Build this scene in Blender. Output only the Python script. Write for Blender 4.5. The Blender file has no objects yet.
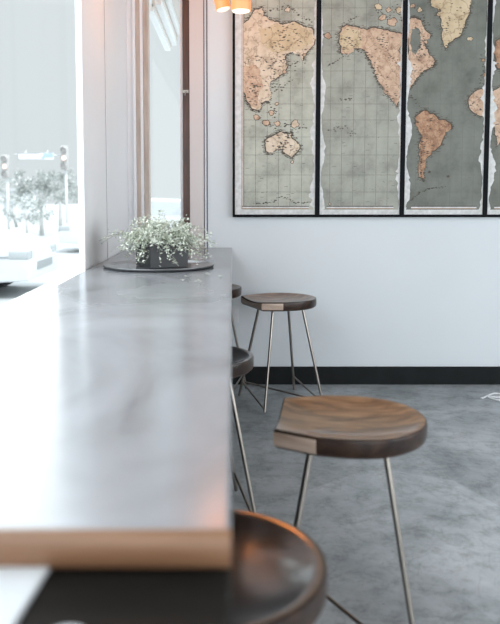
import bpy, bmesh, math, random
from mathutils import Vector, Matrix
from mathutils.geometry import tessellate_polygon
C = bpy.context.scene.collection
PI = math.pi
R = random.Random(7)

# ------------------------------------------------------------------ camera model
F, PX, PY, PITCH, CAMH = 730.0, 232.0, 252.4, math.radians(4.5), 1.3
def ray(px, py):
    dx, dy = (px-PX)/F, (PY-py)/F
    c, s = math.cos(PITCH), math.sin(PITCH)
    return Vector((dx, c + s*dy, -s + c*dy))
def at_y(px, py, Y):
    r = ray(px, py); t = Y/r.y
    return Vector((r.x*t, Y, CAMH + r.z*t))

scene = bpy.context.scene
cam = bpy.data.cameras.new('camera'); co = bpy.data.objects.new('camera', cam); C.objects.link(co)
co.location = (0, 0, CAMH); co.rotation_euler = (PI/2 - PITCH, 0, 0)
cam.sensor_fit = 'AUTO'; cam.sensor_width = 36; cam.lens = F/624*36
cam.shift_x = (250-PX)/624; cam.shift_y = -(312-PY)/624
cam.clip_start = .02; cam.clip_end = 500
cam.dof.use_dof = True; cam.dof.focus_distance = 4.3; cam.dof.aperture_fstop = 2.9
scene.camera = co

# ------------------------------------------------------------------ materials
def srgb(r, g, b):
    f = lambda v: (v/255/12.92 if v/255 <= .04045 else ((v/255+.055)/1.055)**2.4)
    return (f(r), f(g), f(b), 1)
def mat(name, col, rough=.5, metal=0, coat=0, spec=.5):
    m = bpy.data.materials.new(name); m.use_nodes = True
    b = m.node_tree.nodes['Principled BSDF']
    b.inputs['Base Color'].default_value = col if len(col) == 4 else (*col, 1)
    b.inputs['Roughness'].default_value = rough; b.inputs['Metallic'].default_value = metal
    b.inputs['Coat Weight'].default_value = coat; b.inputs['Coat Roughness'].default_value = .12
    b.inputs['Specular IOR Level'].default_value = spec
    return m
def noise_mat(name, stops, scale=5, stretch=(1, 1, 1), detail=6, rough=.5, rough_var=0, bump=0, metal=0, coat=0, spec=.5, distort=0, space='Object', nrough=.55):
    m = mat(name, stops[0][1], rough, metal, coat, spec)
    nt = m.node_tree; N = nt.nodes; L = nt.links; b = N['Principled BSDF']
    tc = N.new('ShaderNodeTexCoord'); mp = N.new('ShaderNodeMapping'); mp.inputs['Scale'].default_value = stretch
    nz = N.new('ShaderNodeTexNoise'); nz.inputs['Scale'].default_value = scale; nz.inputs['Detail'].default_value = detail
    nz.inputs['Roughness'].default_value = nrough; nz.inputs['Distortion'].default_value = distort
    cr = N.new('ShaderNodeValToRGB')
    el = cr.color_ramp.elements
    while len(el) < len(stops): el.new(.5)
    for e, (p, c) in zip(el, stops): e.position = p; e.color = c
    L.new(tc.outputs[space], mp.inputs['Vector']); L.new(mp.outputs[0], nz.inputs['Vector'])
    L.new(nz.outputs['Fac'], cr.inputs['Fac']); L.new(cr.outputs['Color'], b.inputs['Base Color'])
    if rough_var:
        mr = N.new('ShaderNodeMapRange'); mr.inputs['To Min'].default_value = rough-rough_var; mr.inputs['To Max'].default_value = rough+rough_var
        L.new(nz.outputs['Fac'], mr.inputs['Value']); L.new(mr.outputs[0], b.inputs['Roughness'])
    if bump:
        bp = N.new('ShaderNodeBump'); bp.inputs['Strength'].default_value = bump; bp.inputs['Distance'].default_value = .01
        L.new(nz.outputs['Fac'], bp.inputs['Height']); L.new(bp.outputs[0], b.inputs['Normal'])
    return m
def emit(name, col, s):
    m = bpy.data.materials.new(name); m.use_nodes = True; nt = m.node_tree
    b = nt.nodes['Principled BSDF']; b.inputs['Base Color'].default_value = col
    b.inputs['Emission Color'].default_value = col; b.inputs['Emission Strength'].default_value = s
    return m
def glass(name, tint, refl):
    m = bpy.data.materials.new(name); m.use_nodes = True; nt = m.node_tree; N = nt.nodes; L = nt.links
    N.remove(N['Principled BSDF'])
    tr = N.new('ShaderNodeBsdfTransparent'); tr.inputs[0].default_value = tint
    gl = N.new('ShaderNodeBsdfGlossy'); gl.inputs['Roughness'].default_value = .02
    mx = N.new('ShaderNodeMixShader'); mx.inputs[0].default_value = refl
    L.new(tr.outputs[0], mx.inputs[1]); L.new(gl.outputs[0], mx.inputs[2]); L.new(mx.outputs[0], N['Material Output'].inputs['Surface'])
    return m

M = {}
M['wall'] = noise_mat('wall_paint', [(.3, (.69, .735, .765, 1)), (.7, (.725, .77, .80, 1))], 1.2, rough=.75)
M['ceil'] = mat('ceiling_paint', (.10, .098, .095), .9)
M['base'] = noise_mat('baseboard_paint', [(.3, (.0065, .0085, .009, 1)), (.7, (.011, .0135, .0145, 1))], 9, rough=.6, spec=.2)
M['white'] = noise_mat('white_trim_paint', [(.3, (.84, .86, .885, 1)), (.7, (.87, .89, .91, 1))], 2, rough=.45)
M['lav'] = mat('jamb_paint', (.66, .68, .75), .5)
M['pinkjamb'] = mat('inner_jamb_paint', (.66, .61, .60), .5)
M['gap'] = mat('shadow_gap', (.16, .16, .17), .8)
M['brown'] = noise_mat('window_wood', [(.3, (.44, .36, .31, 1)), (.7, (.58, .50, .44, 1))], 8, (6, 6, .6), rough=.5)
M['dkbrown'] = noise_mat('dark_window_wood', [(.3, (.055, .028, .022, 1)), (.7, (.11, .05, .036, 1))], 8, (6, 6, .6), rough=.4)
M['glass'] = glass('window_glass', (.97, .985, .985, 1), .015)
M['steel'] = noise_mat('brushed_steel', [(.3, (.27, .245, .215, 1)), (.7, (.38, .35, .315, 1))], 14, (1, 1, .2), rough=.28, metal=1)
M['paper'] = mat('white_paper', (.52, .54, .56), .6)
M['black'] = noise_mat('black_stained_wood', [(.3, (.006, .0055, .005, 1)), (.7, (.014, .0125, .011, 1))], 6, (.6, 6, 6), rough=.55, spec=.1)
M['edge'] = noise_mat('slab_edge_wood', [(.25, (.14, .068, .034, 1)), (.6, (.21, .11, .06, 1)), (.8, (.27, .15, .085, 1))], 7, (.5, 3, 3), rough=.38)
M['pot'] = noise_mat('planter_metal', [(.3, (.014, .015, .018, 1)), (.7, (.03, .032, .036, 1))], 9, rough=.42)
M['soil'] = noise_mat('potting_soil', [(.3, (.02, .015, .01, 1)), (.7, (.06, .045, .03, 1))], 40, rough=.95, bump=.6)
M['tray'] = noise_mat('grey_tray', [(.3, (.20, .21, .22, 1)), (.7, (.32, .33, .35, 1))], 6, rough=.22, metal=.6)
M['trayrim'] = mat('tray_dark_underside', (.03, .032, .036), .4)
M['plastic'] = mat('white_plastic', (.75, .76, .78), .4)

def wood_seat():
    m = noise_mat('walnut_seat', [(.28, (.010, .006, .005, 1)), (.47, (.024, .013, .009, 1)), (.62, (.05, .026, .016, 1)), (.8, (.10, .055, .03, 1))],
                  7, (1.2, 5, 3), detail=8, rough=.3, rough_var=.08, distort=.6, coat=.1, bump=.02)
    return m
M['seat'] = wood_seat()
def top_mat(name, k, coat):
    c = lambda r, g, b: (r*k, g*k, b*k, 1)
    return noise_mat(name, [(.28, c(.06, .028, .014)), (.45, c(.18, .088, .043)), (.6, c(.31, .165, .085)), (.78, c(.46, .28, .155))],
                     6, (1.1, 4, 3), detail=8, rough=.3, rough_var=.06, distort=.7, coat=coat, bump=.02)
M['cut'] = noise_mat('pale_cut_wood', [(.3, (.40, .28, .21, 1)), (.7, (.62, .48, .39, 1))], 9, (1, 1, 6), rough=.35, coat=.3)  # straight side and one corner facet, paler than the rest
M['top'] = top_mat('lit_walnut_top', .95, .5); M['topdark'] = top_mat('shaded_walnut_top', .09, .8)  # light on tops, shade on two stools, put into the walnut colour
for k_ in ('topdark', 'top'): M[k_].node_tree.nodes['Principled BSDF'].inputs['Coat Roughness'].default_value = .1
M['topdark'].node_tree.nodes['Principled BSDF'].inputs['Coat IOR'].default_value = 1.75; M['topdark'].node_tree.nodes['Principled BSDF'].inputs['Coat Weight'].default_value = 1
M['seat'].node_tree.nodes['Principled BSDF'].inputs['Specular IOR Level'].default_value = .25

def floor_mat():
    m = mat('polished_concrete', (.25, .27, .285), .42)
    nt = m.node_tree; N = nt.nodes; L = nt.links; b = N['Principled BSDF']
    tc = N.new('ShaderNodeTexCoord')
    def nz(scale, det, ro, dist=0):
        n = N.new('ShaderNodeTexNoise'); n.inputs['Scale'].default_value = scale; n.inputs['Detail'].default_value = det
        n.inputs['Roughness'].default_value = ro; n.inputs['Distortion'].default_value = dist
        L.new(tc.outputs['Object'], n.inputs['Vector']); return n
    def ramp(src, stops):
        r = N.new('ShaderNodeValToRGB'); el = r.color_ramp.elements
        while len(el) < len(stops): el.new(.5)
        for e, (p, c) in zip(el, stops): e.position = p; e.color = c
        L.new(src, r.inputs['Fac']); return r
    def mix(kind, fac, a, c):
        x = N.new('ShaderNodeMix'); x.data_type = 'RGBA'; x.blend_type = kind; x.inputs['Factor'].default_value = fac
        L.new(a, x.inputs['A']); L.new(c, x.inputs['B']); return x.outputs['Result']
    big = ramp(nz(1.3, 8, .62, 1.2).outputs['Fac'], [(.34, (.285, .315, .33, 1)), (.5, (.405, .437, .458, 1)), (.66, (.53, .562, .585, 1))])
    med = ramp(nz(9, 10, .78, .2).outputs['Fac'], [(.34, (.55, .55, .55, 1)), (.52, (1, 1, 1, 1)), (.72, (1.15, 1.15, 1.15, 1))])
    vo = N.new('ShaderNodeTexVoronoi'); vo.inputs['Scale'].default_value = 1.1; vo.feature = 'F1'
    L.new(tc.outputs['Object'], vo.inputs['Vector'])
    sep = N.new('ShaderNodeSeparateColor'); L.new(vo.outputs['Color'], sep.inputs[0])
    pat = ramp(sep.outputs[0], [(.2, (.86, .86, .86, 1)), (.8, (1.12, 1.12, 1.12, 1))])
    spk = ramp(nz(38, 4, .8).outputs['Fac'], [(.30, (.35, .35, .35, 1)), (.37, (1, 1, 1, 1)), (.70, (1, 1, 1, 1)), (.76, (1.5, 1.5, 1.5, 1))])
    scr = ramp(nz(2.6, 2, .5, 2.5).outputs['Fac'], [(.485, (1, 1, 1, 1)), (.497, (.8, .8, .8, 1)), (.51, (1, 1, 1, 1))])
    o = mix('MULTIPLY', 1, big.outputs[0], med.outputs[0]); o = mix('MULTIPLY', .8, o, pat.outputs[0])
    o = mix('MULTIPLY', .8, o, spk.outputs[0]); o = mix('MULTIPLY', .7, o, scr.outputs[0])
    L.new(o, b.inputs['Base Color'])
    bp = N.new('ShaderNodeBump'); bp.inputs['Strength'].default_value = .08; bp.inputs['Distance'].default_value = .01
    L.new(med.outputs[0], bp.inputs['Height']); L.new(bp.outputs[0], b.inputs['Normal'])
    return m
M['floor'] = floor_mat()
def counter_mat():
    m = noise_mat('sealed_grey_counter', [(.30, (.085, .09, .095, 1)), (.40, (.20, .21, .225, 1)), (.5, (.24, .25, .27, 1)), (.66, (.29, .30, .325, 1))], 2.6, (1, .7, 1),
                  detail=7, rough=.2, rough_var=.05, distort=.8, spec=.9)
    return m
M['counter'] = counter_mat()

# ------------------------------------------------------------------ mesh helpers
class MB:
    def __init__(s): s.bm = bmesh.new(); s.mi = 0
    def _mark(s, n0):
        s.bm.faces.ensure_lookup_table()
        for f in s.bm.faces[n0:]: f.material_index = s.mi
    def box(s, x0, x1, y0, y1, z0, z1, bevel=0, seg=2):
        old = set(s.bm.faces)
        r = bmesh.ops.create_cube(s.bm, size=1)
        for v in r['verts']: v.co = Vector(((x0+x1)/2+v.co.x*(x1-x0), (y0+y1)/2+v.co.y*(y1-y0), (z0+z1)/2+v.co.z*(z1-z0)))
        if bevel:
            es = list({e for v in r['verts'] for e in v.link_edges})
            bmesh.ops.bevel(s.bm, geom=es, offset=bevel, segments=seg, profile=.5, affect='EDGES')
        for f in s.bm.faces:
            if f not in old: f.material_index = s.mi
        return s
    def tube(s, pts, r, n=10, r2=None, cap=True):
        n0 = len(s.bm.faces); pts = [Vector(p) for p in pts]; rings = []
        for i, p in enumerate(pts):
            d = (pts[min(i+1, len(pts)-1)] - pts[max(i-1, 0)]).normalized()
            a = d.orthogonal().normalized() if abs(d.z) > .95 else Vector((0, 0, 1)).cross(d).normalized()
            if abs(d.z) > .95: a = (Vector((1, 0, 0)) - d*d.x).normalized()
            b = d.cross(a)
            rr = r if r2 is None else r + (r2-r)*i/(len(pts)-1)
            rings.append([s.bm.verts.new(p + (a*math.cos(2*PI*k/n) + b*math.sin(2*PI*k/n))*rr) for k in range(n)])
        for q in range(len(rings)-1):
            for k in range(n): s.bm.faces.new((rings[q][k], rings[q][(k+1) % n], rings[q+1][(k+1) % n], rings[q+1][k]))
        if cap:
            s.bm.faces.new(rings[0][::-1]); s.bm.faces.new(rings[-1])
        s._mark(n0); return s
    def lathe(s, prof, n=40, c=(0, 0, 0)):
        n0 = len(s.bm.faces); rings = []
        for r, z in prof:
            if r < 1e-6: rings.append([s.bm.verts.new((c[0], c[1], c[2]+z))])
            else: rings.append([s.bm.verts.new((c[0]+r*math.cos(2*PI*k/n), c[1]+r*math.sin(2*PI*k/n), c[2]+z)) for k in range(n)])
        for a, b in zip(rings, rings[1:]):
            for k in range(n):
                k2 = (k+1) % n
                if len(a) == 1: s.bm.faces.new((a[0], b[k2], b[k]))
                elif len(b) == 1: s.bm.faces.new((a[k], a[k2], b[0]))
                else: s.bm.faces.new((a[k], a[k2], b[k2], b[k]))
        s._mark(n0); return s
    def poly(s, pts, mi=None):
        pts = [Vector(p) for p in pts]; vs = [s.bm.verts.new(p) for p in pts]
        for t in tessellate_polygon([pts]):
            try:
                f = s.bm.faces.new([vs[i] for i in t]); f.material_index = s.mi if mi is None else mi
            except ValueError: pass
        return s
    def prism(s, prof, x0, x1, axis='y', bevel=0):
        old = set(s.bm.faces)
        def P(a, b, d): return (a, d, b) if axis == 'y' else (d, a, b)
        va = [s.bm.verts.new(P(a, b, x0)) for a, b in prof]; vb = [s.bm.verts.new(P(a, b, x1)) for a, b in prof]
        n = len(prof)
        for k in range(n): s.bm.faces.new((va[k], va[(k+1) % n], vb[(k+1) % n], vb[k]))
        s.bm.faces.new(va[::-1]); s.bm.faces.new(vb)
        if bevel:
            es = [e for e in s.bm.edges if e.verts[0] in va and e.verts[1] in va or e.verts[0] in vb and e.verts[1] in vb]
            bmesh.ops.bevel(s.bm, geom=es, offset=bevel, segments=3, profile=.5, affect='EDGES')
        for f in s.bm.faces:
            if f not in old: f.material_index = s.mi
        return s
    def build(s, name, mats, parent=None, smooth=None, loc=None):
        bmesh.ops.recalc_face_normals(s.bm, faces=s.bm.faces) if smooth != 'flat_art' else None
        me = bpy.data.meshes.new(name); s.bm.to_mesh(me); s.bm.free()
        for m in (mats if isinstance(mats, list) else [mats]): me.materials.append(m)
        if smooth is True:
            for p in me.polygons: p.use_smooth = True
        elif isinstance(smooth, (int, float)) and smooth is not False:
            for p in me.polygons: p.use_smooth = True
            me.set_sharp_from_angle(angle=math.radians(smooth))
        o = bpy.data.objects.new(name, me); C.objects.link(o)
        if parent: o.parent = parent
        if loc: o.location = loc
        return o
def tag(o, label=None, cat=None, group=None, kind=None):
    if label: o['label'] = label
    if cat: o['category'] = cat
    if group: o['group'] = group
    if kind: o['kind'] = kind
    return o
def empty(name, loc, label, cat, rz=0, group=None):
    o = bpy.data.objects.new(name, None); C.objects.link(o); o.location = loc; o.rotation_euler = (0, 0, rz)
    o.empty_display_size = .1
    return tag(o, label, cat, group)
def struct(name, mb, m, parent=None, smooth=None):
    o = mb.build(name, m, parent, smooth)
    if not parent: o['kind'] = 'structure'
    return o

# ------------------------------------------------------------------ room shell
WX, WY, RX, BY, CZ = -.70, 4.95, 4.6, -3.2, 3.3     # window wall, far wall, right wall, rear wall, ceiling
CT = .944                                              # counter top height
struct('floor', MB().box(WX-.05, RX+.1, BY-.1, WY+.1, -.1, 0), M['floor'])
struct('ceiling', MB().box(WX-.22, RX+.1, BY-.1, WY+.15, CZ, CZ+.1), M['ceil'])
bw = MB()                                              # far wall with the narrow window opening
wx0, wx1, wz0, wz1 = WX, -.165, CT+.02, 2.95
bw.box(wx1, RX+.1, WY, WY+.15, 0, CZ); bw.box(WX-.2, wx1, WY, WY+.15, 0, wz0); bw.box(WX-.2, wx1, WY, WY+.15, wz1, CZ)
struct('wall_back', bw, M['wall'])
OP = 3.47                                              # the wide window opening ends here
sw = MB(); sw.box(WX-.08, WX, BY, WY, -.1, CT-.05); sw.box(WX-.08, WX, BY, OP, 2.75, CZ)
sw.box(WX-.08, WX, BY, -2.6, CT-.05, 2.75)
struct('wall_left', sw, M['wall'])
jp = MB(); jp.box(WX-.03, WX, OP, OP+.62, CT-.05, CZ, .004); jp.mi = 1
jp.box(WX-.03, WX-.004, OP+.62, OP+.65, CT-.05, CZ); jp.mi = 0; jp.box(WX-.03, WX, OP+.65, WY, CT-.05, CZ, .003)
struct('trim_1', jp, [M['white'], M['gap']])
rw = MB(); rw.box(RX, RX+.1, BY, WY, 0, .8); rw.box(RX, RX+.1, BY, WY, 2.8, CZ); rw.box(RX, RX+.1, BY, -2.2, .8, 2.8); rw.box(RX, RX+.1, 3.2, WY, .8, 2.8)
struct('wall_right', rw, M['wall'])
fw = MB(); fw.box(WX, RX, BY-.1, BY, 0, .5); fw.box(WX, RX, BY-.1, BY, 2.9, CZ); fw.box(WX, WX+.4, BY-.1, BY, .5, 2.9); fw.box(RX-.4, RX, BY-.1, BY, .5, 2.9)
struct('wall_front', fw, M['wall'])
struct('baseboard_back', MB().box(WX, RX, WY-.016, WY, 0, .123, .003), M['base'])
# wide side window: sill, frame, pane
w1 = MB(); w1.box(WX-.06, WX+.002, -2.6, OP, CT-.05, CT-.006); w1.box(WX-.07, WX-.005, -2.6, OP, 2.69, 2.75); w1.box(WX-.07, WX-.005, -2.6, -2.55, CT-.006, 2.69)
wo = struct('window_1', w1, M['white'])
MB().box(WX-.022, WX-.016, -2.55, OP-.001, CT-.006, 2.69).build('pane', M['glass'], wo)
# narrow far window: stiles, jamb, pane
w2 = MB(); w2.mi = 1; w2.box(-.66, -.64, WY-.03, WY+.06, wz0, wz1, .003); w2.mi = 0; w2.box(-.64, -.612, WY-.022, WY+.06, wz0, wz1, .003); w2.mi = 1; w2.box(-.612, -.594, WY-.01, WY+.05, wz0, wz1); w2.mi = 0; w2.box(-.594, -.558, WY+.01, WY+.09, wz0, wz1, .004)
w2.box(-.66, -.28, WY+.02, WY+.09, wz1-.05, wz1); w2.box(-.66, -.28, WY+.02, WY+.09, wz0, wz0+.045)
wo = struct('window_2', w2, [M['brown'], M['white']])
MB().box(-.33, -.284, WY+.005, WY+.09, wz0, wz1, .004).build('stile', M['dkbrown'], wo)
MB().box(-.35, -.33, WY+.03, WY+.08, wz0+.045, wz1-.05, .003).build('glazing_bead', M['white'], wo)
MB().box(-.60, -.33, WY+.05, WY+.055, wz0+.045, wz1-.05).build('pane', M['glass'], wo)
lt = MB(); lt.box(-.335, -.29, WY+.0, WY+.006, 1.98, 2.0); lt.tube([(-.305, WY-.002, 1.99), (-.305, WY-.02, 1.985), (-.315, WY-.028, 1.96)], .004, 8)
lt.build('latch', M['steel'], wo)
tr = MB(); tr.box(WX, -.66, WY-.012, WY+.1, wz0, wz1, .003)
struct('trim_2', tr, M['white'])
tr = MB(); tr.box(-.284, -.19, WY-.008, WY+.1, CT-.02, CZ, .002); struct('trim_3', tr, M['pinkjamb'])
tr = MB(); tr.box(-.19, -.183, WY-.004, WY+.05, CT-.02, CZ); tr.mi = 1; tr.box(-.183, -.172, WY-.014, WY+.05, CT-.02, CZ, .002); tr.mi = 0; tr.box(-.172, -.163, WY-.003, WY+.05, CT-.02, CZ)
struct('trim_4', tr, [M['gap'], M['lav']])

# ------------------------------------------------------------------ bar counter
bc = empty('bar_counter', (0, 0, 0), 'long grey glossy bar counter running along the window to the far wall', 'counter')
NEAR = .752
t = MB(); t.box(WX+.004, -.001, NEAR, WY-.012, CT-.042, CT, .006, 3)
t.build('countertop', M['counter'], bc)
e = MB(); prof = [(NEAR-.012+.012*(1-math.cos(a)), CT-.021+.0205*math.sin(a)) for a in [PI/2*k/6 for k in range(-6, 7)]]
prof = [(NEAR+.004, CT-.0415)] + [(NEAR-.010*math.cos(a), CT-.021+.0205*math.sin(a)) for a in [-PI/2+PI*k/12 for k in range(13)]] + [(NEAR+.004, CT-.0005)]
e.prism([(a, b) for a, b in prof], WX+.004, -.001, 'x')
el = e.build('edge_band', M['edge'], bc, 40); el['label'] = 'warm brown wooden end edge of the counter slab'
b = MB(); b.box(WX+.004, -.46, .9, WY-.02, 0, CT-.042)
b.build('base_panel', M['black'], bc)

# low black side table butted against the near end of the counter
st = empty('side_table', (-.35, .50, 0), 'black side table set against the near end of the counter', 'table')
ZS = .8995
t = MB(); t.box(-.34, .348, -.24, .335, ZS-.03, ZS, .004); t.build('tabletop', M['black'], st, 40)
for sx in (-.30, .31):
    for sy in (-.2, .29): MB().box(sx-.02, sx+.02, sy-.02, sy+.02, 0, ZS-.03, .003).build('leg', M['black'], st)

def on_z(px, py, Z):
    r = ray(px, py); t = (Z-CAMH)/r.z
    return Vector((r.x*t, r.y*t, Z))
def sheet(name, pts, th, z, m, label, cat):
    c = sum(pts, Vector())/len(pts)
    mb = MB(); mb.prism([(p.x-c.x, p.y-c.y) for p in pts], 0, th, 'y')
    for v in mb.bm.verts: v.co = Vector((v.co.x, v.co.z, v.co.y))
    o = mb.build(name, m, None, None, (c.x, c.y, z)); return tag(o, label, cat)
A, B, D = on_z(53, 565, ZS), on_z(14, 628, ZS), on_z(-60, 565, ZS)
ax = (B-A).normalized(); ay = Vector((ax.y, -ax.x, 0))
ay = ay if ay.x < 0 else -ay
pm = [A, A+ax*.21, A+ax*.21+Vector((-.15, .0, 0)), A+Vector((-.15, 0, 0))]
sheet('paper_menu', pm, .006, ZS+.0005, M['paper'], 'plain white menu card lying on the black side table', 'menu')
q = on_z(71, 633.5, ZS)
pl = MB(); pl.lathe([(0, .0), (.010, 0), (.014, .002), (.019, .006), (.0195, .007), (.0185, .007), (.0135, .0035), (0, .003)], 40)
tag(pl.build('saucer', M['paper'], None, True, (q.x, q.y-.019, ZS+.0005)), 'small white round saucer at the near edge of the black table', 'saucer')

# ------------------------------------------------------------------ stools
def seat_outline():
    k = []
    def seg(a, b, n): 
        for i in range(n): k.append((a[0]+(b[0]-a[0])*i/n, a[1]+(b[1]-a[1])*i/n))
    seg((-.203, .160), (-.203, -.160), 12); seg((-.203, -.160), (-.085, -.210), 6); seg((-.085, -.210), (0, -.218), 5)
    for i in range(28):
        a = -PI/2 + PI*i/28
        k.append((.222*math.cos(a)**.92 if math.cos(a) > 0 else 0, .218*math.sin(a)))
    seg((0, .218), (-.085, .210), 5); seg((-.085, .210), (-.203, .160), 6)
    return k
def seat_mesh():
    mb = MB(); out = seat_outline(); bm = mb.bm; TH = .057
    def zt(t, x, y):
        u = min(1, t/.9); s = u*u*(3-2*u)
        z = -.026*(1-min(1, t/.93)**3)
        # scoop spills out through the straight side
        w = max(0, (-x-.06)/.14); w = min(1, w)
        z -= .012*w*w*max(0, 1-(abs(y)/.15)**2)*s
        return z
    rings = [[bm.verts.new((.0, 0, zt(0, 0, 0)))]]
    for t in (.12, .25, .38, .5, .62, .72, .81, .88, .94, .975):
        rings.append([bm.verts.new((x*t, y*t, zt(t, x*t, y*t))) for x, y in out])
    for t, dz in ((.992, -.002), (1, -.007), (1.0, -.036), (.985, -.047), (.95, -.054), (.9, -.057)):
        rings.append([bm.verts.new((x*t, y*t, (zt(1, x, y) if dz > -.02 else 0)+dz)) for x, y in out])
    rings.append([bm.verts.new((0, 0, -TH))]); n = len(out)
    for ri, (a, b) in enumerate(zip(rings, rings[1:])):
        for k in range(n):
            k2 = (k+1) % n
            if len(a) == 1: f = bm.faces.new((a[0], b[k], b[k2]))
            elif len(b) == 1: f = bm.faces.new((a[k], b[0], a[k2]))
            else: f = bm.faces.new((a[k], b[k], b[k2], a[k2]))
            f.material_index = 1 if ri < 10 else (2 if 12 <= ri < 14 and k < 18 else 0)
    return mb
SEATZ, LEGR = .662, .0085
def make_stool(label):
    t = empty('bar_stool', (0, 0, 0), label, 'stool', group='wooden bar stools at the counter')
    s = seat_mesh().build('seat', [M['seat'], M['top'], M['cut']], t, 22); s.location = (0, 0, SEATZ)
    zt, top, ft = SEATZ-.055, .100, .200
    P = lambda sx, sy, z: Vector((sx, sy, 0))*(ft+(top-ft)*z/zt) + Vector((0, 0, z))
    for sx in (-1, 1):
        for sy in (-1, 1):
            MB().tube([P(sx, sy, zt), P(sx, sy, .006)], LEGR, 12).build('leg', M['steel'], t, 40)
    for sx in (-1, 1):
        MB().tube([P(sx, 1, .10), P(sx, -1, .02)], .006, 10).build('side_rail', M['steel'], t, 40)
    MB().tube([P(-1, 1, .10), P(1, -1, .03)], .006, 10).build('stretcher', M['steel'], t, 40)
    mp = MB(); mp.box(-.13, .13, -.13, .13, SEATZ-.063, SEATZ-.0565, .002)
    mp.build('mounting_plate', M['steel'], t)
    return t
def copy_tree(o, parent=None):
    c = o.copy(); C.objects.link(c)
    if parent: c.parent = parent
    for ch in list(o.children): copy_tree(ch, c)
    return c
spots = [(.338, 2.075, -8.9, 'brown dished wooden stool standing alone in the open floor, in front of the map wall'),
         (-.055, 1.235, -4, 'dark wooden stool nearest the viewer, tucked beside the near counter end'),
         (-.135, 2.88, 12, 'dark stool half hidden by the counter edge, below the back stools'),
         (.305, 4.53, 22, 'stool with a pale cut corner by the far wall, under the framed map'),
         (-.16, 4.69, -20, 'stool in the far corner whose rim just shows past the counter')]
proto = None
for x, y, a, lab in spots:
    if proto is None: proto = make_stool(lab); o = proto
    else: o = copy_tree(proto); o['label'] = lab
    o.location = (x, y, 0); o.rotation_euler = (0, 0, math.radians(a))
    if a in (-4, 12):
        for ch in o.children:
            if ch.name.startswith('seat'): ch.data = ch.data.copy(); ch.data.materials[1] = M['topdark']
    if a == -20: o.scale = (1, 1, 1.07)

# ------------------------------------------------------------------ planter on its tray
TX, TY = -.362, 3.60
ty = MB(); ty.lathe([(0, 0.004), (.20, .004), (.245, .006), (.262, .0135), (.268, .0145), (.270, .0125), (.262, .004), (.25, .0), (0, 0)], 64)
tt = empty('serving_tray', (TX, TY, CT+.0005), 'round grey tray holding the planter at the far end of the counter', 'tray')
a = ty.build('dish', M['tray'], tt, True)
rm = MB(); rm.lathe([(.262, .0025), (.270, .0115), (.2735, .0115), (.2735, .008), (.266, .0005), (.255, -.0)], 64); rm.build('rim', M['trayrim'], tt, True)
pr = empty('planter', (TX+.015, TY-.01, CT+.0072), 'square dark metal planter of small pale green foliage on the tray', 'plant', math.radians(28))
pb = MB(); h, s, b_ = .118, .098, .09
for (x0, x1, y0, y1) in ((-s, s, -s, -s+.006), (-s, s, s-.006, s), (-s, -s+.006, -s+.006, s-.006), (s-.006, s, -s+.006, s-.006)): pb.box(x0, x1, y0, y1, 0, h, .0015)
pb.box(-s+.006, s-.006, -s+.006, s-.006, 0, .006); pb.build('pot', M['pot'], pr)
so = MB(); so.box(-s+.006, s-.006, -s+.006, s-.006, .085, .1); so.build('soil', M['soil'], pr)
leafm = noise_mat('pale_leaf', [(.3, (.42, .46, .37, 1)), (.5, (.66, .70, .61, 1)), (.7, (.86, .88, .83, 1))], 22, rough=.55)
stemm = mat('plant_stem', (.20, .22, .13), .6)
fl, sm = MB(), MB()
rr = random.Random(3)
def leaf(mb, p, d, ln, wd, up):
    d = d.normalized(); side = d.cross(up); 
    if side.length < 1e-3: side = Vector((1, 0, 0))
    side.normalize(); nrm = side.cross(d)
    pts = [p, p+d*ln*.45+side*wd*.5+nrm*ln*.08, p+d*ln, p+d*ln*.45-side*wd*.5+nrm*ln*.08]
    vs = [mb.bm.verts.new(q) for q in pts]
    mb.bm.faces.new((vs[0], vs[1], vs[2])); mb.bm.faces.new((vs[0], vs[2], vs[3]))
rot = Matrix.Rotation(-math.radians(28), 3, 'Z')
for i in range(330):
    base = Vector((rr.uniform(-.075, .075), rr.uniform(-.075, .075), .1))
    a = rr.uniform(0, 2*PI); out = Vector((math.cos(a)*1.25, math.sin(a)*.9, 0)); 
    out = rot @ out
    reach = rr.uniform(.05, .185); lift = rr.uniform(.045, .125)*(1.05-reach*2.2)
    if rr.random() < .08: lift += .05
    droop = rr.uniform(.0, .14) if reach > .09 else 0
    pts = []
    for k in range(7):
        u = k/6
        z = .1 + lift*math.sin(min(1, u*1.35)*PI*.55) - droop*u**2.2
        p = base + out*reach*u; p.z = max(z, .024) if (abs(p.x) > s or abs(p.y) > s) else max(z, .105)
        pts.append(p + Vector((rr.gauss(0, .003), rr.gauss(0, .003), 0)))
    sm.tube(pts, .0011, 4, .0006, cap=False)
    for k in range(1, 7):
        for q in range(6):
            d = Vector((rr.gauss(0, 1), rr.gauss(0, 1), rr.gauss(.2, .7)))
            p = pts[k] + (pts[k-1]-pts[k])*rr.random() + Vector((rr.gauss(0, .006), rr.gauss(0, .006), rr.gauss(0, .006)))
            if p.z < .022: p.z = .022
            leaf(fl, p, d, rr.uniform(.010, .021), rr.uniform(.007, .012), Vector((rr.gauss(0, .5), rr.gauss(0, .5), 1)))
sm.build('stems', stemm, pr, True); fo = fl.build('foliage', leafm, pr); fo['kind'] = 'stuff'
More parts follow.
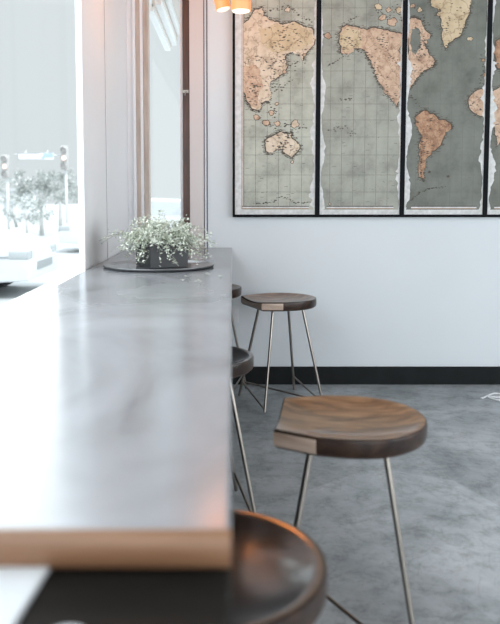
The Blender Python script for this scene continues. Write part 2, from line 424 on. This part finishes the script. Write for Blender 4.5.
for n_, (px, py) in enumerate([(188, 277), (199, 282), (181, 281), (207, 275), (221, 277)]):
    p = on_z(px, py, CT); mb = MB()
    for q in range(5): leaf(mb, Vector((rr.gauss(0, .006), rr.gauss(0, .006), .001+.001*q)), Vector((rr.gauss(0, 1), rr.gauss(0, 1), .15)), .016, .008, Vector((0, 0, 1)))
    lb = ['left of the pair nearest the tray', 'nearest the viewer', 'leftmost, just in front of the tray', 'right beside the tray rim', 'closest to the counter edge'][n_]
    tag(mb.build('fallen_leaf', leafm, None, None, (p.x, p.y, CT+.0006)), 'pale leaf sprig fallen on the counter, '+lb, 'leaf', 'fallen leaf sprigs on the counter')

# ------------------------------------------------------------------ wall map in four framed panels
MY = WY-.03
MK = at_y(PX+1, 180, MY).x                            # metres per picture unit on the map wall
def W(px, py, lift=0): return Vector(((px-PX)*MK, MY-.002-lift, at_y(PX, py, MY).z))
def map_noise(name, c0, c1, c2, sc, cell=0):
    m = noise_mat(name, [(.3, c0), (.5, c1), (.7, c2)], sc, detail=9, rough=.55, nrough=.65, space='Generated' if False else 'Object')
    if cell:
        nt = m.node_tree; N = nt.nodes; L = nt.links; b = N['Principled BSDF']
        tc = N.new('ShaderNodeTexCoord'); vo = N.new('ShaderNodeTexVoronoi'); vo.feature = 'DISTANCE_TO_EDGE'; vo.inputs['Scale'].default_value = cell
        nz = N.new('ShaderNodeTexNoise'); nz.inputs['Scale'].default_value = 30; ad = N.new('ShaderNodeMix'); ad.data_type = 'RGBA'; ad.inputs['Factor'].default_value = .06
        L.new(tc.outputs['Object'], ad.inputs['A']); L.new(tc.outputs['Object'], nz.inputs['Vector']); L.new(nz.outputs['Color'], ad.inputs['B']); L.new(ad.outputs['Result'], vo.inputs['Vector'])
        rp = N.new('ShaderNodeValToRGB'); rp.color_ramp.elements[0].color = (.45, .36, .30, 1); rp.color_ramp.elements[1].position = .045; rp.color_ramp.elements[1].color = (1, 1, 1, 1)
        L.new(vo.outputs['Distance'], rp.inputs[0])
        src = b.inputs['Base Color'].links[0].from_socket
        mx = N.new('ShaderNodeMix'); mx.data_type = 'RGBA'; mx.blend_type = 'MULTIPLY'; mx.inputs['Factor'].default_value = .7
        L.new(src, mx.inputs['A']); L.new(rp.outputs[0], mx.inputs['B']); L.new(mx.outputs['Result'], b.inputs['Base Color'])
    return m
def sc(c, k): return (c[0]*k, c[1]*k, c[2]*k, 1)
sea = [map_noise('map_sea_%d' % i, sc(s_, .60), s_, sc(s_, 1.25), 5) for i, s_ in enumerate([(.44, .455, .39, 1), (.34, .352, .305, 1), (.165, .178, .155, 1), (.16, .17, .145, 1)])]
pink = map_noise('map_land_pink', (.36, .21, .14, 1), (.58, .41, .29, 1), (.72, .56, .42, 1), 16, 13)
cream = map_noise('map_land_cream', (.46, .36, .25, 1), (.66, .55, .42, 1), (.76, .67, .55, 1), 12, 11)
rust = map_noise('map_land_rust', (.16, .07, .04, 1), (.40, .225, .13, 1), (.56, .37, .23, 1), 22, 15)
tan = map_noise('map_land_tan', (.44, .33, .20, 1), (.60, .48, .31, 1), (.68, .56, .40, 1), 9, 10)
ink = mat('map_ink', (.085, .07, .055), .7)
gridm = mat('map_grid_ink', (.15, .155, .135), .7)
torn = noise_mat('torn_paper_edge', [(.3, (.55, .56, .55, 1)), (.7, (.75, .76, .76, 1))], 30, rough=.7)
bordr = mat('map_border_brown', (.36, .21, .11), .6)
frm = mat('black_map_frame', (.010, .011, .013), .8, spec=.1)
def rough_poly(pts, it=3, amp=.17, seed=1):
    q = random.Random(seed); pts = [Vector((x, y)) for x, y in pts]
    for i in range(it):
        n = []
        for a, b in zip(pts, pts[1:]+pts[:1]):
            d = b-a; m_ = (a+b)/2 + Vector((-d.y, d.x))*q.gauss(0, amp*.75)*(.8 if d.length > 1 else .3); n += [a, m_]
        pts = n
    return pts
S_, K_, P_, CR_, RU_, TA_, IN_, GR_, TO_, BO_ = range(10)
def build_panel(idx, x0, x1, label, lands, sketch=(), arcs=(), margins=(3, 3), islands=()):
    ytop, ybot = -75, 214.5
    c = W((x0+x1)/2, ybot)
    org = Vector((c.x, MY, c.z))
    t = empty('map_panel', org, label, 'map', group='wall map panels')
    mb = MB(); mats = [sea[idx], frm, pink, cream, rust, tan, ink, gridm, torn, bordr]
    def add(pts, mi, lift, clip=True):
        pp = []
        for p in pts:
            px = min(max(p[0], x0), x1) if clip else p[0]
            pp.append(W(px, min(p[1], ybot), lift)-org)
        mb.poly(pp, mi)
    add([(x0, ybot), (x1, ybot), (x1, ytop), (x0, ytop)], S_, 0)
    q = random.Random(idx+50)
    k = x0+9+idx
    while k < x1-3:
        add([(k-.16, 206), (k+.16, 206), (k+.16, ytop), (k-.16, ytop)], GR_, .0003); k += 11.5
    for y in (8, 31, 54, 71, 88, 104, 120, 137, 155, 175, 192):
        add([(x0+2, y-.15), (x1-2, y-.15), (x1-2, y+.15), (x0+2, y+.15)], GR_, .0003)
    for i in range(150):            # small ink flecks of soundings and currents
        x, y = q.uniform(x0+6, x1-6), q.uniform(-60, 204); l = q.choice([.5, .8, 1.2, 3.5]); 
        add([(x, y), (x+l, y), (x+l, y+.35), (x, y+.35)], GR_, .0004)
    for n, (pts, mi) in enumerate(lands):
        rp = rough_poly(pts, 3, .17, idx*17+n); cc = sum(rp, Vector((0, 0)))/len(rp)
        if mi != S_: add([p + (p-cc).normalized()*1.1 for p in rp], IN_, .0006+.00008*n)
        add(rp, mi, .0009+.00008*n)
        for p in rp:                   # coastal hatching
            for u in range(3):
                d = (p-cc).normalized(); o = p + d*q.uniform(.2, 2.6) + Vector((q.gauss(0, .8), q.gauss(0, .8))); l = q.uniform(.4, 1.6)
                if x0+2 < o.x < x1-3: add([(o.x-l, o.y-.2), (o.x+l, o.y-.2), (o.x+l, o.y+.2), (o.x-l, o.y+.2)], IN_, .0005)
        if mi != S_:                   # lakes, ranges and place marks scattered inside
            for u in range(len(pts)*5):
                o = cc + (rp[q.randrange(len(rp))]-cc)*q.uniform(.1, .97); r = q.choice([.3, .4, .5, .9, 1.1])
                add([(o.x-r*1.5, o.y), (o.x, o.y+r*.6), (o.x+r*1.6, o.y+.1), (o.x+.1, o.y-r*.6)], IN_, .0012+.00008*n)
    for n, (x, y, r, mi) in enumerate(islands):
        pts = [(x+r*q.uniform(.5, 1.2)*math.cos(a), y+r*q.uniform(.4, 1)*math.sin(a)) for a in [2*PI*j/7 for j in range(7)]]
        rp = rough_poly(pts, 2, .2, n); cc = Vector((x, y))
        add([p+(p-cc).normalized()*.6 for p in rp], IN_, .0016); add(rp, mi, .0019)
    for (pts, w) in arcs:
        for (a, b) in zip(pts, pts[1:]):
            a, b = Vector(a), Vector(b); n_ = int((b-a).length/1.3)+1
            for j in range(n_):
                p = a+(b-a)*j/n_; x, y = p.x+q.gauss(0, w*.5), p.y+q.gauss(0, w*.4); r = q.uniform(.5, 1.3)
                add([(x-r, y), (x, y+r*.6), (x+r*1.3, y-.1), (x, y-r*.5)], IN_, .0014)
    def strip(xa, side, w0, w1, seed):     # torn paper edge down one side
        g = random.Random(seed); inner = []; y = ybot
        while y > ytop: inner.append((xa + side*g.uniform(w0, w1)*(.75+.45*math.sin(y*.11+seed*2))*(.45 if y < 62 else 1), y)); y -= g.uniform(1.5, 4.5)
        for (p, r) in zip(inner, inner[1:]): add([(xa, p[1]), (p[0], p[1]), (r[0], r[1]), (xa, r[1])], TO_, .0022)
    if margins[0]: strip(x0, 1, margins[0]*.5, margins[0], idx+1)
    if margins[1]: strip(x1, -1, margins[1]*.3, margins[1], idx+9)
    add([(x0, ybot), (x1, ybot), (x1, 209.6), (x0, 209.6)], TO_, .0023)
    add([(x0+7, 208.9), (x1-6, 208.9), (x1-6, 208.2), (x0+7, 208.2)], BO_, .0026); add([(x0+7, 208.2), (x1-6, 208.2), (x1-6, 206.8), (x0+7, 206.8)], TO_, .0024); add([(x0+7, 206.8), (x1-6, 206.8), (x1-6, 205.9), (x0+7, 205.9)], IN_, .0024)
    if idx == 0:
        add([(x0, ybot), (x0+8, ybot), (x0+8, ytop), (x0, ytop)], TO_, .0021)
        add([(x0+6.6, 209), (x0+7.2, 209), (x0+7.2, ytop), (x0+6.6, ytop)], BO_, .0025); add([(x0+8, 207), (x0+8.5, 207), (x0+8.5, ytop), (x0+8, ytop)], BO_, .0025)
    mb.build('map_print', mats, t, 'flat_art')
    a, b = W(x0, ybot), W(x1, ytop); fwd = .0135; fr = MB()
    X0, X1, Z0, Z1 = a.x-org.x, b.x-org.x, 0, b.z-org.z
    bt = .0162
    for (xa, xb, za, zb) in ((X0-bt, X0, Z0-.018, Z1+.018), (X1, X1+bt, Z0-.018, Z1+.018), (X0, X1, Z0-.018, Z0), (X0, X1, Z1, Z1+.018)): fr.box(xa, xb, -.011, .028, za, zb, .001)
    fr.build('frame', frm, t)
    MB().box(X0, X1, .0, .026, Z0, Z1).build('backing_board', M['black'], t)
asia = [(242.6, 25), (252, 14), (262, 8), (262.4, 16), (273, 21.6), (282, 25), (293, 21.6), (302, 27), (312, 30), (312, 46), (306, 52), (302, 61), (298.4, 54), (290, 53), (284, 56), (286, 68), (275, 79), (269.6, 90), (268.7, 101), (260.6, 102.6), (258.8, 110), (251.6, 108), (247, 101), (243.5, 90)]
aus = [(265, 141), (266, 151), (272, 153), (282, 149.4), (286, 154), (292, 157.5), (297.5, 151), (298.4, 144), (291, 138), (291, 132), (287.6, 137), (282, 131.4), (273, 136)]
india = [(243, 66), (252, 64), (260, 70), (262, 84), (258, 96), (259, 107), (251, 106), (246, 96), (243, 88)]
siberia = [(258, 28), (275, 24), (293, 23), (306, 29), (311, 34), (310, 44), (300, 49), (285, 51), (272, 52), (262, 44)]
build_panel(0, 235, 315.0, 'leftmost panel of the framed wall map, showing the cream island continent', [(asia, CR_), (siberia, TA_), (india, P_), (aus, CR_)], margins=(0, 6.5),
    arcs=[([(243, 63), (256, 58), (268, 64), (280, 60), (290, 66), (300, 60)], 4), ([(270, 70), (282, 80), (275, 92), (290, 75)], 6), ([(258, 118), (270, 126), (284, 124), (300, 128), (308, 127)], 3.5), ([(268, 104), (276, 112), (272, 120)], 3), ([(262, 12), (285, 6), (300, 16), (314, 22)], 3), ([(255, 204), (272, 202), (282, 196), (296, 203), (312, 202)], 1.2)],
    islands=[(271, 113, 3, P_), (266, 123, 4, P_), (277, 124, 3, P_), (295, 124, 4.5, CR_), (287, 10, 3, CR_), (292, 162, 1.6, CR_), (276, 104, 2, P_), (284, 72, 2, P_), (303, 55, 2, P_), (256, 117, 4, P_)])
na = [(337.6, 34), (345, 25), (359, 29), (373.6, 28), (382.6, 30.6), (393, 33), (401, 36), (401, 92), (395, 106), (390.7, 101), (382.6, 90), (375.4, 79), (372.7, 68), (368, 59), (361, 49.5), (352, 48.6), (343, 54), (339.4, 48.6)]
alaska = [(338, 34), (346, 26), (358, 30), (358.5, 48), (350, 48), (343, 52), (340, 46)]
build_panel(1, 319.7, 399.7, 'second panel from the left of the framed wall map, pink landmass at upper right', [(na, P_), (alaska, TA_)], margins=(5, 4),
    arcs=[([(345, 54), (336, 61), (325, 66)], 1), ([(362, 50), (370, 66), (376, 82), (392, 102)], 2), ([(376, 38), (384, 44), (381, 52), (392, 60), (397, 64)], 3.5), ([(374, 8), (384, 22), (396, 6), (398, 26)], 5), ([(340, 100), (352, 98)], 2), ([(330, 130), (345, 128), (356, 134)], 4), ([(322, 34), (332, 38)], 3), ([(347, 20), (356, 16)], 1)],
    islands=[(376, 7, 4, TA_), (380, 18, 4, P_), (389, 22, 5, P_), (396, 10, 4, TA_), (386, 10, 3, P_), (326, 36, 4, P_), (330, 204, 1, CR_)])
can = [(406, 20), (412, 18), (418, 21.6), (427.5, 35), (421.6, 41), (425.5, 53), (432, 61), (431, 65), (418, 72.5), (412, 82), (407, 90), (406, 60)]
hud = [(409, 29), (416, 29), (418, 45), (413, 55), (409, 48)]
grn = [(424, -12), (427, 2), (433.4, 8), (438, 19.6), (439, 39), (443, 48), (449, 41), (459, 29), (463, 17.6), (466.7, 0), (466, -12)]
sam = [(421.6, 111), (431.4, 114), (437.3, 120), (449, 123.7), (449, 129.6), (441, 141), (431.4, 151), (425.5, 159), (422.6, 172.7), (424.5, 178.6), (418.7, 176.6), (419.6, 157), (421.6, 137), (414.7, 125.6), (413.8, 117.8)]
wafr = [(467, 98), (474, 91), (484, 89), (484, 115), (478.4, 116), (469, 110)]
build_panel(2, 404.4, 483.0, 'third panel from the left of the framed wall map, rust coloured landmass low down', [(can, P_), (hud, S_), (grn, TA_), (sam, RU_), (wafr, P_)], margins=(6, 4.5),
    arcs=[([(408, 8), (420, 12), (424, 28)], 3), ([(433, 62), (418, 76), (408, 92)], 1.5), ([(404, 92), (412, 98), (418, 108)], 2), ([(412, 200), (420, 192), (432, 188), (446, 187)], 1.2), ([(420, 140), (420, 165), (421, 178)], 1), ([(478, 56), (481, 70), (477, 82), (482, 86)], 2.5), ([(466, 2), (464, 20), (456, 32)], 1), ([(410, 24), (420, 40), (414, 60)], 3)],
    islands=[(466.5, 39, 3, TA_), (480, 60, 2, RU_), (482, 75, 3, RU_), (409, 6, 3, P_), (416, 10, 3, TA_), (423, 42, 2, P_), (429, 172, 1, IN_), (448, 176.5, 1.2, IN_)])
afr = [(489, 92), (498, 87), (515, 90), (530, 100), (540, 115), (528, 140), (515, 160), (506, 158), (502, 140), (496, 146), (491, 122), (489, 112)]
eur = [(489, 52), (494, 40), (505, 30), (530, 28), (560, 40), (550, 70), (520, 76), (500, 72), (492, 64)]
build_panel(3, 487.7, 567, 'rightmost panel of the framed wall map, cut by the right side', [(eur, RU_), (afr, P_)], margins=(7, 3), arcs=[([(490, 60), (500, 74), (520, 80)], 3)])

# ------------------------------------------------------------------ pendant lamps
amber = bpy.data.materials.new('amber_shade'); amber.use_nodes = True
ab = amber.node_tree.nodes['Principled BSDF']; ab.inputs['Base Color'].default_value = (.70, .30, .12, 1); ab.inputs['Roughness'].default_value = .35
ab.inputs['Emission Color'].default_value = (1, .40, .13, 1); ab.inputs['Emission Strength'].default_value = .42
bulbm = emit('lamp_diffuser', (1, .86, .72, 1), .75)
brass = mat('dark_socket', (.05, .04, .035), .4, .6)
hot = emit('hot_amber_bulb', (1, .35, .09, 1), 8)
def pendant(px, py, Y, rad, ln, tilt, label, n=36, sq=False):
    p = at_y(px, py, Y)
    t = empty('pendant_lamp', p, label, 'lamp', group='amber pendant lamps')
    def place(o): o.rotation_euler = (0, tilt, 0); return o
    s_ = MB(); pf = [(rad*.97, 0), (rad, .004), (rad, ln-.01), (rad*.9, ln), (rad*.3, ln+.004), (rad*.3, ln), (rad*.88, ln-.006), (rad*.94, ln-.012), (rad*.94, .004), (rad*.97, 0)]
    s_.lathe(pf, 4 if sq else n); place(s_.build('shade', amber, t, 40))
    d = MB(); d.lathe([(0, -.012), (rad*.5, -.010), (rad*.86, -.004), (rad*.935, .006), (rad*.935, .012), (0, .012)], 4 if sq else n); place(d.build('diffuser', bulbm, t, 40))
    u = MB(); u.lathe([(rad*.25, ln+.004), (rad*1.0, ln+.010), (rad*1.2, ln+.04), (rad*1.25, ln+.08), (rad*1.25, ln+.44), (rad*1.0, ln+.49), (rad*.3, ln+.51)], n); place(u.build('glass_bulb', hot, t, 40))
    L0 = ln; ln = ln+.44
    k = MB(); k.lathe([(0, ln+.07), (.016, ln+.068), (.02, ln+.06), (.022, ln+.0), (0, ln)], 20); place(k.build('socket', brass, t, 40))
    top = Vector((math.sin(tilt)*(ln+.06), 0, math.cos(tilt)*(ln+.06)))
    cd = MB(); cd.tube([top, (top.x*1.2, 0, top.z+.05), (top.x*1.2, 0, CZ-p.z-.02)], .003, 8); cd.build('cord', brass, t, True)
    cn = MB(); cn.lathe([(0, CZ-p.z-.001), (.05, CZ-p.z-.001), (.05, CZ-p.z-.02), (.04, CZ-p.z-.03), (0, CZ-p.z-.03)], 24, (top.x*1.2, 0, 0)); cn.build('ceiling_rose', brass, t, 40)
    return t
pendant(223.5, 9, 4.0, .040, .13, math.radians(-14), 'left amber pendant lamp with a tilted white end, above the counter')
pendant(241, 11, 3.9, .052, .12, 0, 'right amber pendant lamp hanging straight over the map corner')

# ------------------------------------------------------------------ small things
p = at_y(234, 315, WY-.006)
ol = empty('wall_outlet', (p.x+.0, WY-.0005, p.z), 'white outlet on the far wall, just past the counter edge', 'outlet')
MB().box(-.03, .03, -.006, 0, -.055, .055, .002).build('cover_plate', M['plastic'], ol)
for z in (-.025, .025): MB().box(-.014, .014, -.009, -.006, z-.014, z+.014, .002).build('socket', M['plastic'], ol)
cb = MB(); pts = [on_z(*q, .006) for q in ((481, 398.2), (484, 397.5), (486, 396.5), (494, 393.5), (503, 394.5), (508, 398), (500, 400), (492, 398.6), (488, 396.2), (497, 397.2), (515, 396))]
def smooth_path(pts, n=8):
    out = []
    for i in range(len(pts)-1):
        p0, p1, p2, p3 = pts[max(i-1, 0)], pts[i], pts[i+1], pts[min(i+2, len(pts)-1)]
        for k in range(n):
            u = k/n; out.append(.5*((2*p1)+(p2-p0)*u+(2*p0-5*p1+4*p2-p3)*u*u+(3*p1-p0-3*p2+p3)*u**3))
    return out+[pts[-1]]
tag(cb.tube(smooth_path(pts), .006, 8).build('floor_cord', M['plastic'], None, True), 'thin white cord looped on the floor near the far wall at right', 'cord')

# ------------------------------------------------------------------ outdoors
GZ = -.2
gm = noise_mat('sunlit_pavement', [(.3, (.44, .46, .465, 1)), (.7, (.48, .50, .505, 1))], .6, rough=.9)
struct('ground', MB().box(-60, 40, -30, 120, GZ-.1, GZ), gm)
# eaves of the neighbouring porch seen through the narrow window
pe = empty('porch_eaves', (-.5, 6.0, GZ), 'white and tan stepped porch eaves outside the narrow far window', 'eaves')
pw = mat('porch_white', (.92, .91, .90), .6); pt = mat('porch_tan', (.80, .72, .66), .6)
def eave(pxe, pye, w, h, m, name):
    q = at_y(pxe, pye, 6.55); x, z = q.x+.5, q.z-GZ
    MB().box(x, x+w, -.85, .55, z, z+h, .004).build(name, m, pe)
eave(165, 51, .05, .05, pw, 'soffit_board'); eave(169, 48, .022, .06, pt, 'batten'); eave(171.5, 46, .045, .08, pw, 'soffit_board')
eave(175, 41, .02, .09, pt, 'batten'); eave(177.5, 37, .03, .12, pw, 'soffit_board'); eave(180.5, 30, .09, .22, pt, 'beam')
q = at_y(181.5, 40, 6.55); MB().box(q.x+.5, q.x+.57, .45, .53, 0, q.z-GZ+.16, .004).build('post', pw, pe)
# cars
carw = mat('car_white_paint', (.62, .64, .65), .4, 0, .0); tyre = mat('tyre_rubber', (.11, .11, .115), .8); rim = mat('wheel_alloy', (.3, .31, .33), .35, .7)
cgl = mat('car_glass', (.5, .53, .55), .1); lampm = mat('headlamp', (.42, .45, .46), .2); trimm = mat('car_trim', (.3, .32, .33), .5)
def car(loc, rz, label):
    t = empty('parked_car', loc, label, 'car', rz, 'parked white cars')
    prof = [(-3.35, .32), (-3.38, .62), (-3.3, .86), (-2.95, .95), (-2.45, 1.36), (-1.1, 1.42), (-.25, .98), (.55, .84), (.84, .70), (.92, .5), (.9, .27), (.35, .24)]
    for k in range(0, 9): a = k*PI/8; prof.append((.36*math.cos(a), .31+.36*math.sin(a)-.0) )
    prof += [(-.37, .24), (-2.12, .24)]
    for k in range(0, 9): a = k*PI/8; prof.append((-2.5+.36*math.cos(a), .31+.36*math.sin(a)))
    prof += [(-2.9, .26)]
    MB().prism(prof, -.85, .85, 'y', .03).build('body', carw, t, 30)
    side = [(-2.7, .98), (-2.38, 1.3), (-1.15, 1.35), (-.42, .99)]
    for y0 in (-.856, .846): MB().prism(side, y0, y0+.01, 'y').build('side_window', cgl, t)
    for wx in (0, -2.5):
        for wy in (-.76, .76):
            w = MB(); w.lathe([(0, -.09), (.20, -.09), (.22, -.1), (.29, -.1), (.31, -.08), (.31, .08), (.29, .1), (.22, .1), (.20, .09), (0, .09)], 32)
            o = w.build('wheel', tyre, t, 40); o.rotation_euler = (PI/2, 0, 0); o.location = (wx, wy, .31)
            h_ = MB(); h_.lathe([(0, -.105), (.06, -.105), (.19, -.095), (.2, -.085), (.2, .085), (.19, .095), (.06, .105), (0, .105)], 20); h_.build('hub_cap', rim, o, 40)
    for y0, y1 in ((-.862, -.6), (.6, .862)): MB().box(.62, .90, y0, y1, .58, .70, .02).build('headlamp', lampm, t, 40)
    bt = MB(); bt.box(.40, .62, -.862, -.84, .60, .625, .004); bt.build('side_trim', trimm, t)
    gr = MB(); gr.box(.88, .925, -.45, .45, .40, .52, .01); gr.build('grille', trimm, t)
    return t
car((-3.80, 11.2, GZ), 0, 'white parked car whose front wheel shows at the left through the window')
car((-3.55, 19.6, GZ), math.radians(180), 'white parked car farther down the street, beneath the pale tree')
# trees
barkm = noise_mat('pale_bark', [(.3, (.50, .50, .49, 1)), (.7, (.60, .60, .59, 1))], 9, rough=.9)
lf = noise_mat('sunlit_leaf', [(.3, (.34, .36, .34, 1)), (.5, (.50, .52, .50, 1)), (.7, (.66, .68, .67, 1))], 1.6, rough=.7)
def tree(px, pyb, Y, hgt, rad, label, seed, n=1500, lean=0):
    g = random.Random(seed); b = at_y(px, 195, Y); b.z = GZ
    t = empty('street_tree', b, label, 'tree', group='street trees')
    tk = MB(); tk.tube([(0, 0, 0), (lean*.4, 0, hgt*.3), (lean, 0, hgt*.6)], hgt*.035, 10, hgt*.015)
    for k in range(6):
        a = g.uniform(0, 2*PI); tk.tube([(lean*.7, 0, hgt*.45), (lean+math.cos(a)*rad*.6, math.sin(a)*rad*.6, hgt*g.uniform(.6, .9))], hgt*.011, 6, hgt*.004)
    tk.build('trunk', barkm, t, True)
    fm = MB(); cl = []
    for k in range(26):
        a, e_ = g.uniform(0, 2*PI), g.uniform(-.9, 1); r = rad*g.uniform(.45, 1)
        cl.append((Vector((lean+math.cos(a)*r, math.sin(a)*r, hgt*.66+e_*hgt*.30*(1-.3*(r/rad)))), rad*g.uniform(.14, .30)))
    for k in range(n):
        c, r = g.choice(cl); d = Vector((g.gauss(0, 1), g.gauss(0, 1), g.gauss(0, 1))).normalized()
        leaf(fm, c+d*r*g.random()**.5, Vector((g.gauss(0, 1), g.gauss(0, 1), g.gauss(0, 1))), rad*.13, rad*.08, Vector((0, .3, 1)))
    f_ = fm.build('foliage', lf, t); f_['kind'] = 'stuff'
tree(41, 0, 27, 2.6, 1.0, 'pale leafy street tree in the middle of the window view', 1)
tree(60, 0, 30, 2.7, .9, 'thin pale street tree right of the middle tree, behind the right traffic light', 2, 900)
tree(26, 0, 24, 1.5, .75, 'low pale bush in front of the middle tree', 4, 700)
tree(16, 0, 34, 2.4, .9, 'leaning pale tree below the left traffic light', 5, 600, -.5)
# pale building far left
bm_ = mat('pale_render', (.66, .68, .69), .8)
bb = at_y(2, 195, 40); bd = empty('street_building', (bb.x, 40, GZ), 'pale low building behind the trees at far left of the window', 'building')
MB().box(-3, .9, 0, 4, 0, 1.7).build('wall', bm_, bd); MB().box(-3.1, 1.0, -.15, 4.1, 1.7, 1.85).build('roof', mat('pale_roof', (.5, .52, .53), .8), bd)
for k in range(3): MB().box(-1.9+k*1.0, -1.4+k*1.0, -.03, .02, .5, 1.2).build('window', mat('pale_window', (.45, .48, .5), .2), bd)
# traffic lights and hanging street sign
sig = mat('signal_housing', (.50, .49, .48), .6); polem = mat('signal_pole', (.72, .74, .75), .5)
lens = mat('signal_lens', (.6, .58, .57), .3); litl = emit('lit_signal', (1, .80, .72, 1), .9)
def signal(px, pyt, pyb, Y, label, arm=0):
    a, b = at_y(px, pyt, Y), at_y(px, pyb, Y); h_ = a.z-b.z
    t = empty('traffic_light', (a.x, Y, GZ), label, 'traffic light', group='traffic lights')
    z0 = b.z-GZ; hs = MB(); hs.box(-.12, .12, -.12, .12, z0, z0+h_, .03); hs.build('housing', sig, t, 40)
    for k in range(3):
        l = MB(); l.lathe([(0, .0), (.07, .0), (.085, .012), (.085, .02), (0, .02)], 20); o = l.build('lens', litl if k == 1 else lens, t); o.rotation_euler = (PI/2, 0, 0); o.location = (0, -.118, z0+h_*(.17+.33*k))
        v = MB(); v.tube([(0, -.12, z0+h_*(.17+.33*k)), (0, -.22, z0+h_*(.17+.33*k)-.01)], .1, 14, .1, cap=False); v.build('visor', sig, t)
    MB().tube([(0, .15, 0), (0, .15, z0+h_*.9)], .045, 10).build('pole', polem, t, True)
    if arm: MB().tube([(0, .15, z0+h_*.62), (arm, .15, z0+h_*.66)], .022, 8).build('arm', polem, t, True)
signal(5.5, 155, 178, 25, 'left traffic light at the edge of the window view')
signal(64.5, 146, 170, 25, 'right traffic light with an arm holding the street sign', -1.75)
a, b = at_y(18, 153, 25), at_y(54, 159.5, 25)
ss = empty('street_sign', (a.x, 25.0, b.z), 'white and blue street sign hung between the two traffic lights', 'sign')
w_, h_ = b.x-a.x, a.z-b.z
MB().box(0, w_, -.015, .015, 0, h_, .004).build('panel', mat('sign_white', (.8, .82, .83), .5), ss)
fr = MB(); fr.box(0, w_*.62, -.022, -.015, h_*.86, h_); fr.box(0, .02, -.022, -.015, 0, h_); fr.box(0, w_*.62, -.022, -.015, 0, .02); fr.build('border', mat('sign_grey', (.45, .46, .47), .5), ss)
bl = MB(); bl.box(w_*.70, w_*.98, -.024, -.015, h_*.3, h_*.98, .004); bl.box(w_*.64, w_*.74, -.024, -.015, h_*.1, h_*.4, .004); bl.build('blue_field', mat('sign_blue', (.40, .52, .64), .5), ss)
for u_ in (.2, .8): MB().tube([(w_*u_, .02, h_), (w_*u_, .15, h_+.10)], .012, 6).build('hanger', polem, ss)

# ------------------------------------------------------------------ light
w = bpy.data.worlds.new('sky'); scene.world = w; w.use_nodes = True; nt = w.node_tree; N = nt.nodes; L = nt.links
tc = N.new('ShaderNodeTexCoord'); sx = N.new('ShaderNodeSeparateXYZ'); rp = N.new('ShaderNodeValToRGB')
L.new(tc.outputs['Generated'], sx.inputs[0]); L.new(sx.outputs['Z'], rp.inputs['Fac']); L.new(rp.outputs['Color'], N['Background'].inputs['Color'])
el = rp.color_ramp.elements; el[0].position = 0; el[0].color = (.745, .795, .82, 1); el[1].position = .24; el[1].color = (.755, .80, .825, 1)
x = el.new(.42); x.color = (2.0, 2.15, 2.25, 1); x = el.new(1); x.color = (2.6, 2.8, 2.95, 1)
sun = bpy.data.lights.new('sun', 'SUN'); sun.energy = 2.2; sun.angle = math.radians(3); so_ = bpy.data.objects.new('sun', sun); C.objects.link(so_)
so_.rotation_euler = (math.radians(38), 0, math.radians(40)); so_.location = (0, 0, 8)
def area(name, loc, rot, sx_, sy_, e, col):
    l = bpy.data.lights.new(name, 'AREA'); l.shape = 'RECTANGLE'; l.size = sx_; l.size_y = sy_; l.energy = e; l.color = col
    o = bpy.data.objects.new(name, l); C.objects.link(o); o.location = loc; o.rotation_euler = rot; return o
# added fills from the unseen rear and right; daylight through the wide window
area('rear_fill', ((WX+RX)/2, BY+.02, 1.7), (PI/2, 0, 0), 4.4, 2.4, 84, (.95, .97, 1))
area('window_daylight', (WX-.12, .45, 1.85), (0, -PI/2, 0), 1.7, 5.9, 86, (.95, .98, 1))
area('right_fill', (RX+.06, .5, 1.8), (0, PI/2, 0), 1.9, 5.2, 150, (.95, .97, 1))

vs = scene.view_settings; vs.view_transform = 'Standard'; vs.look = 'None'; vs.exposure = 0; vs.gamma = 1; vs.use_curve_mapping = False
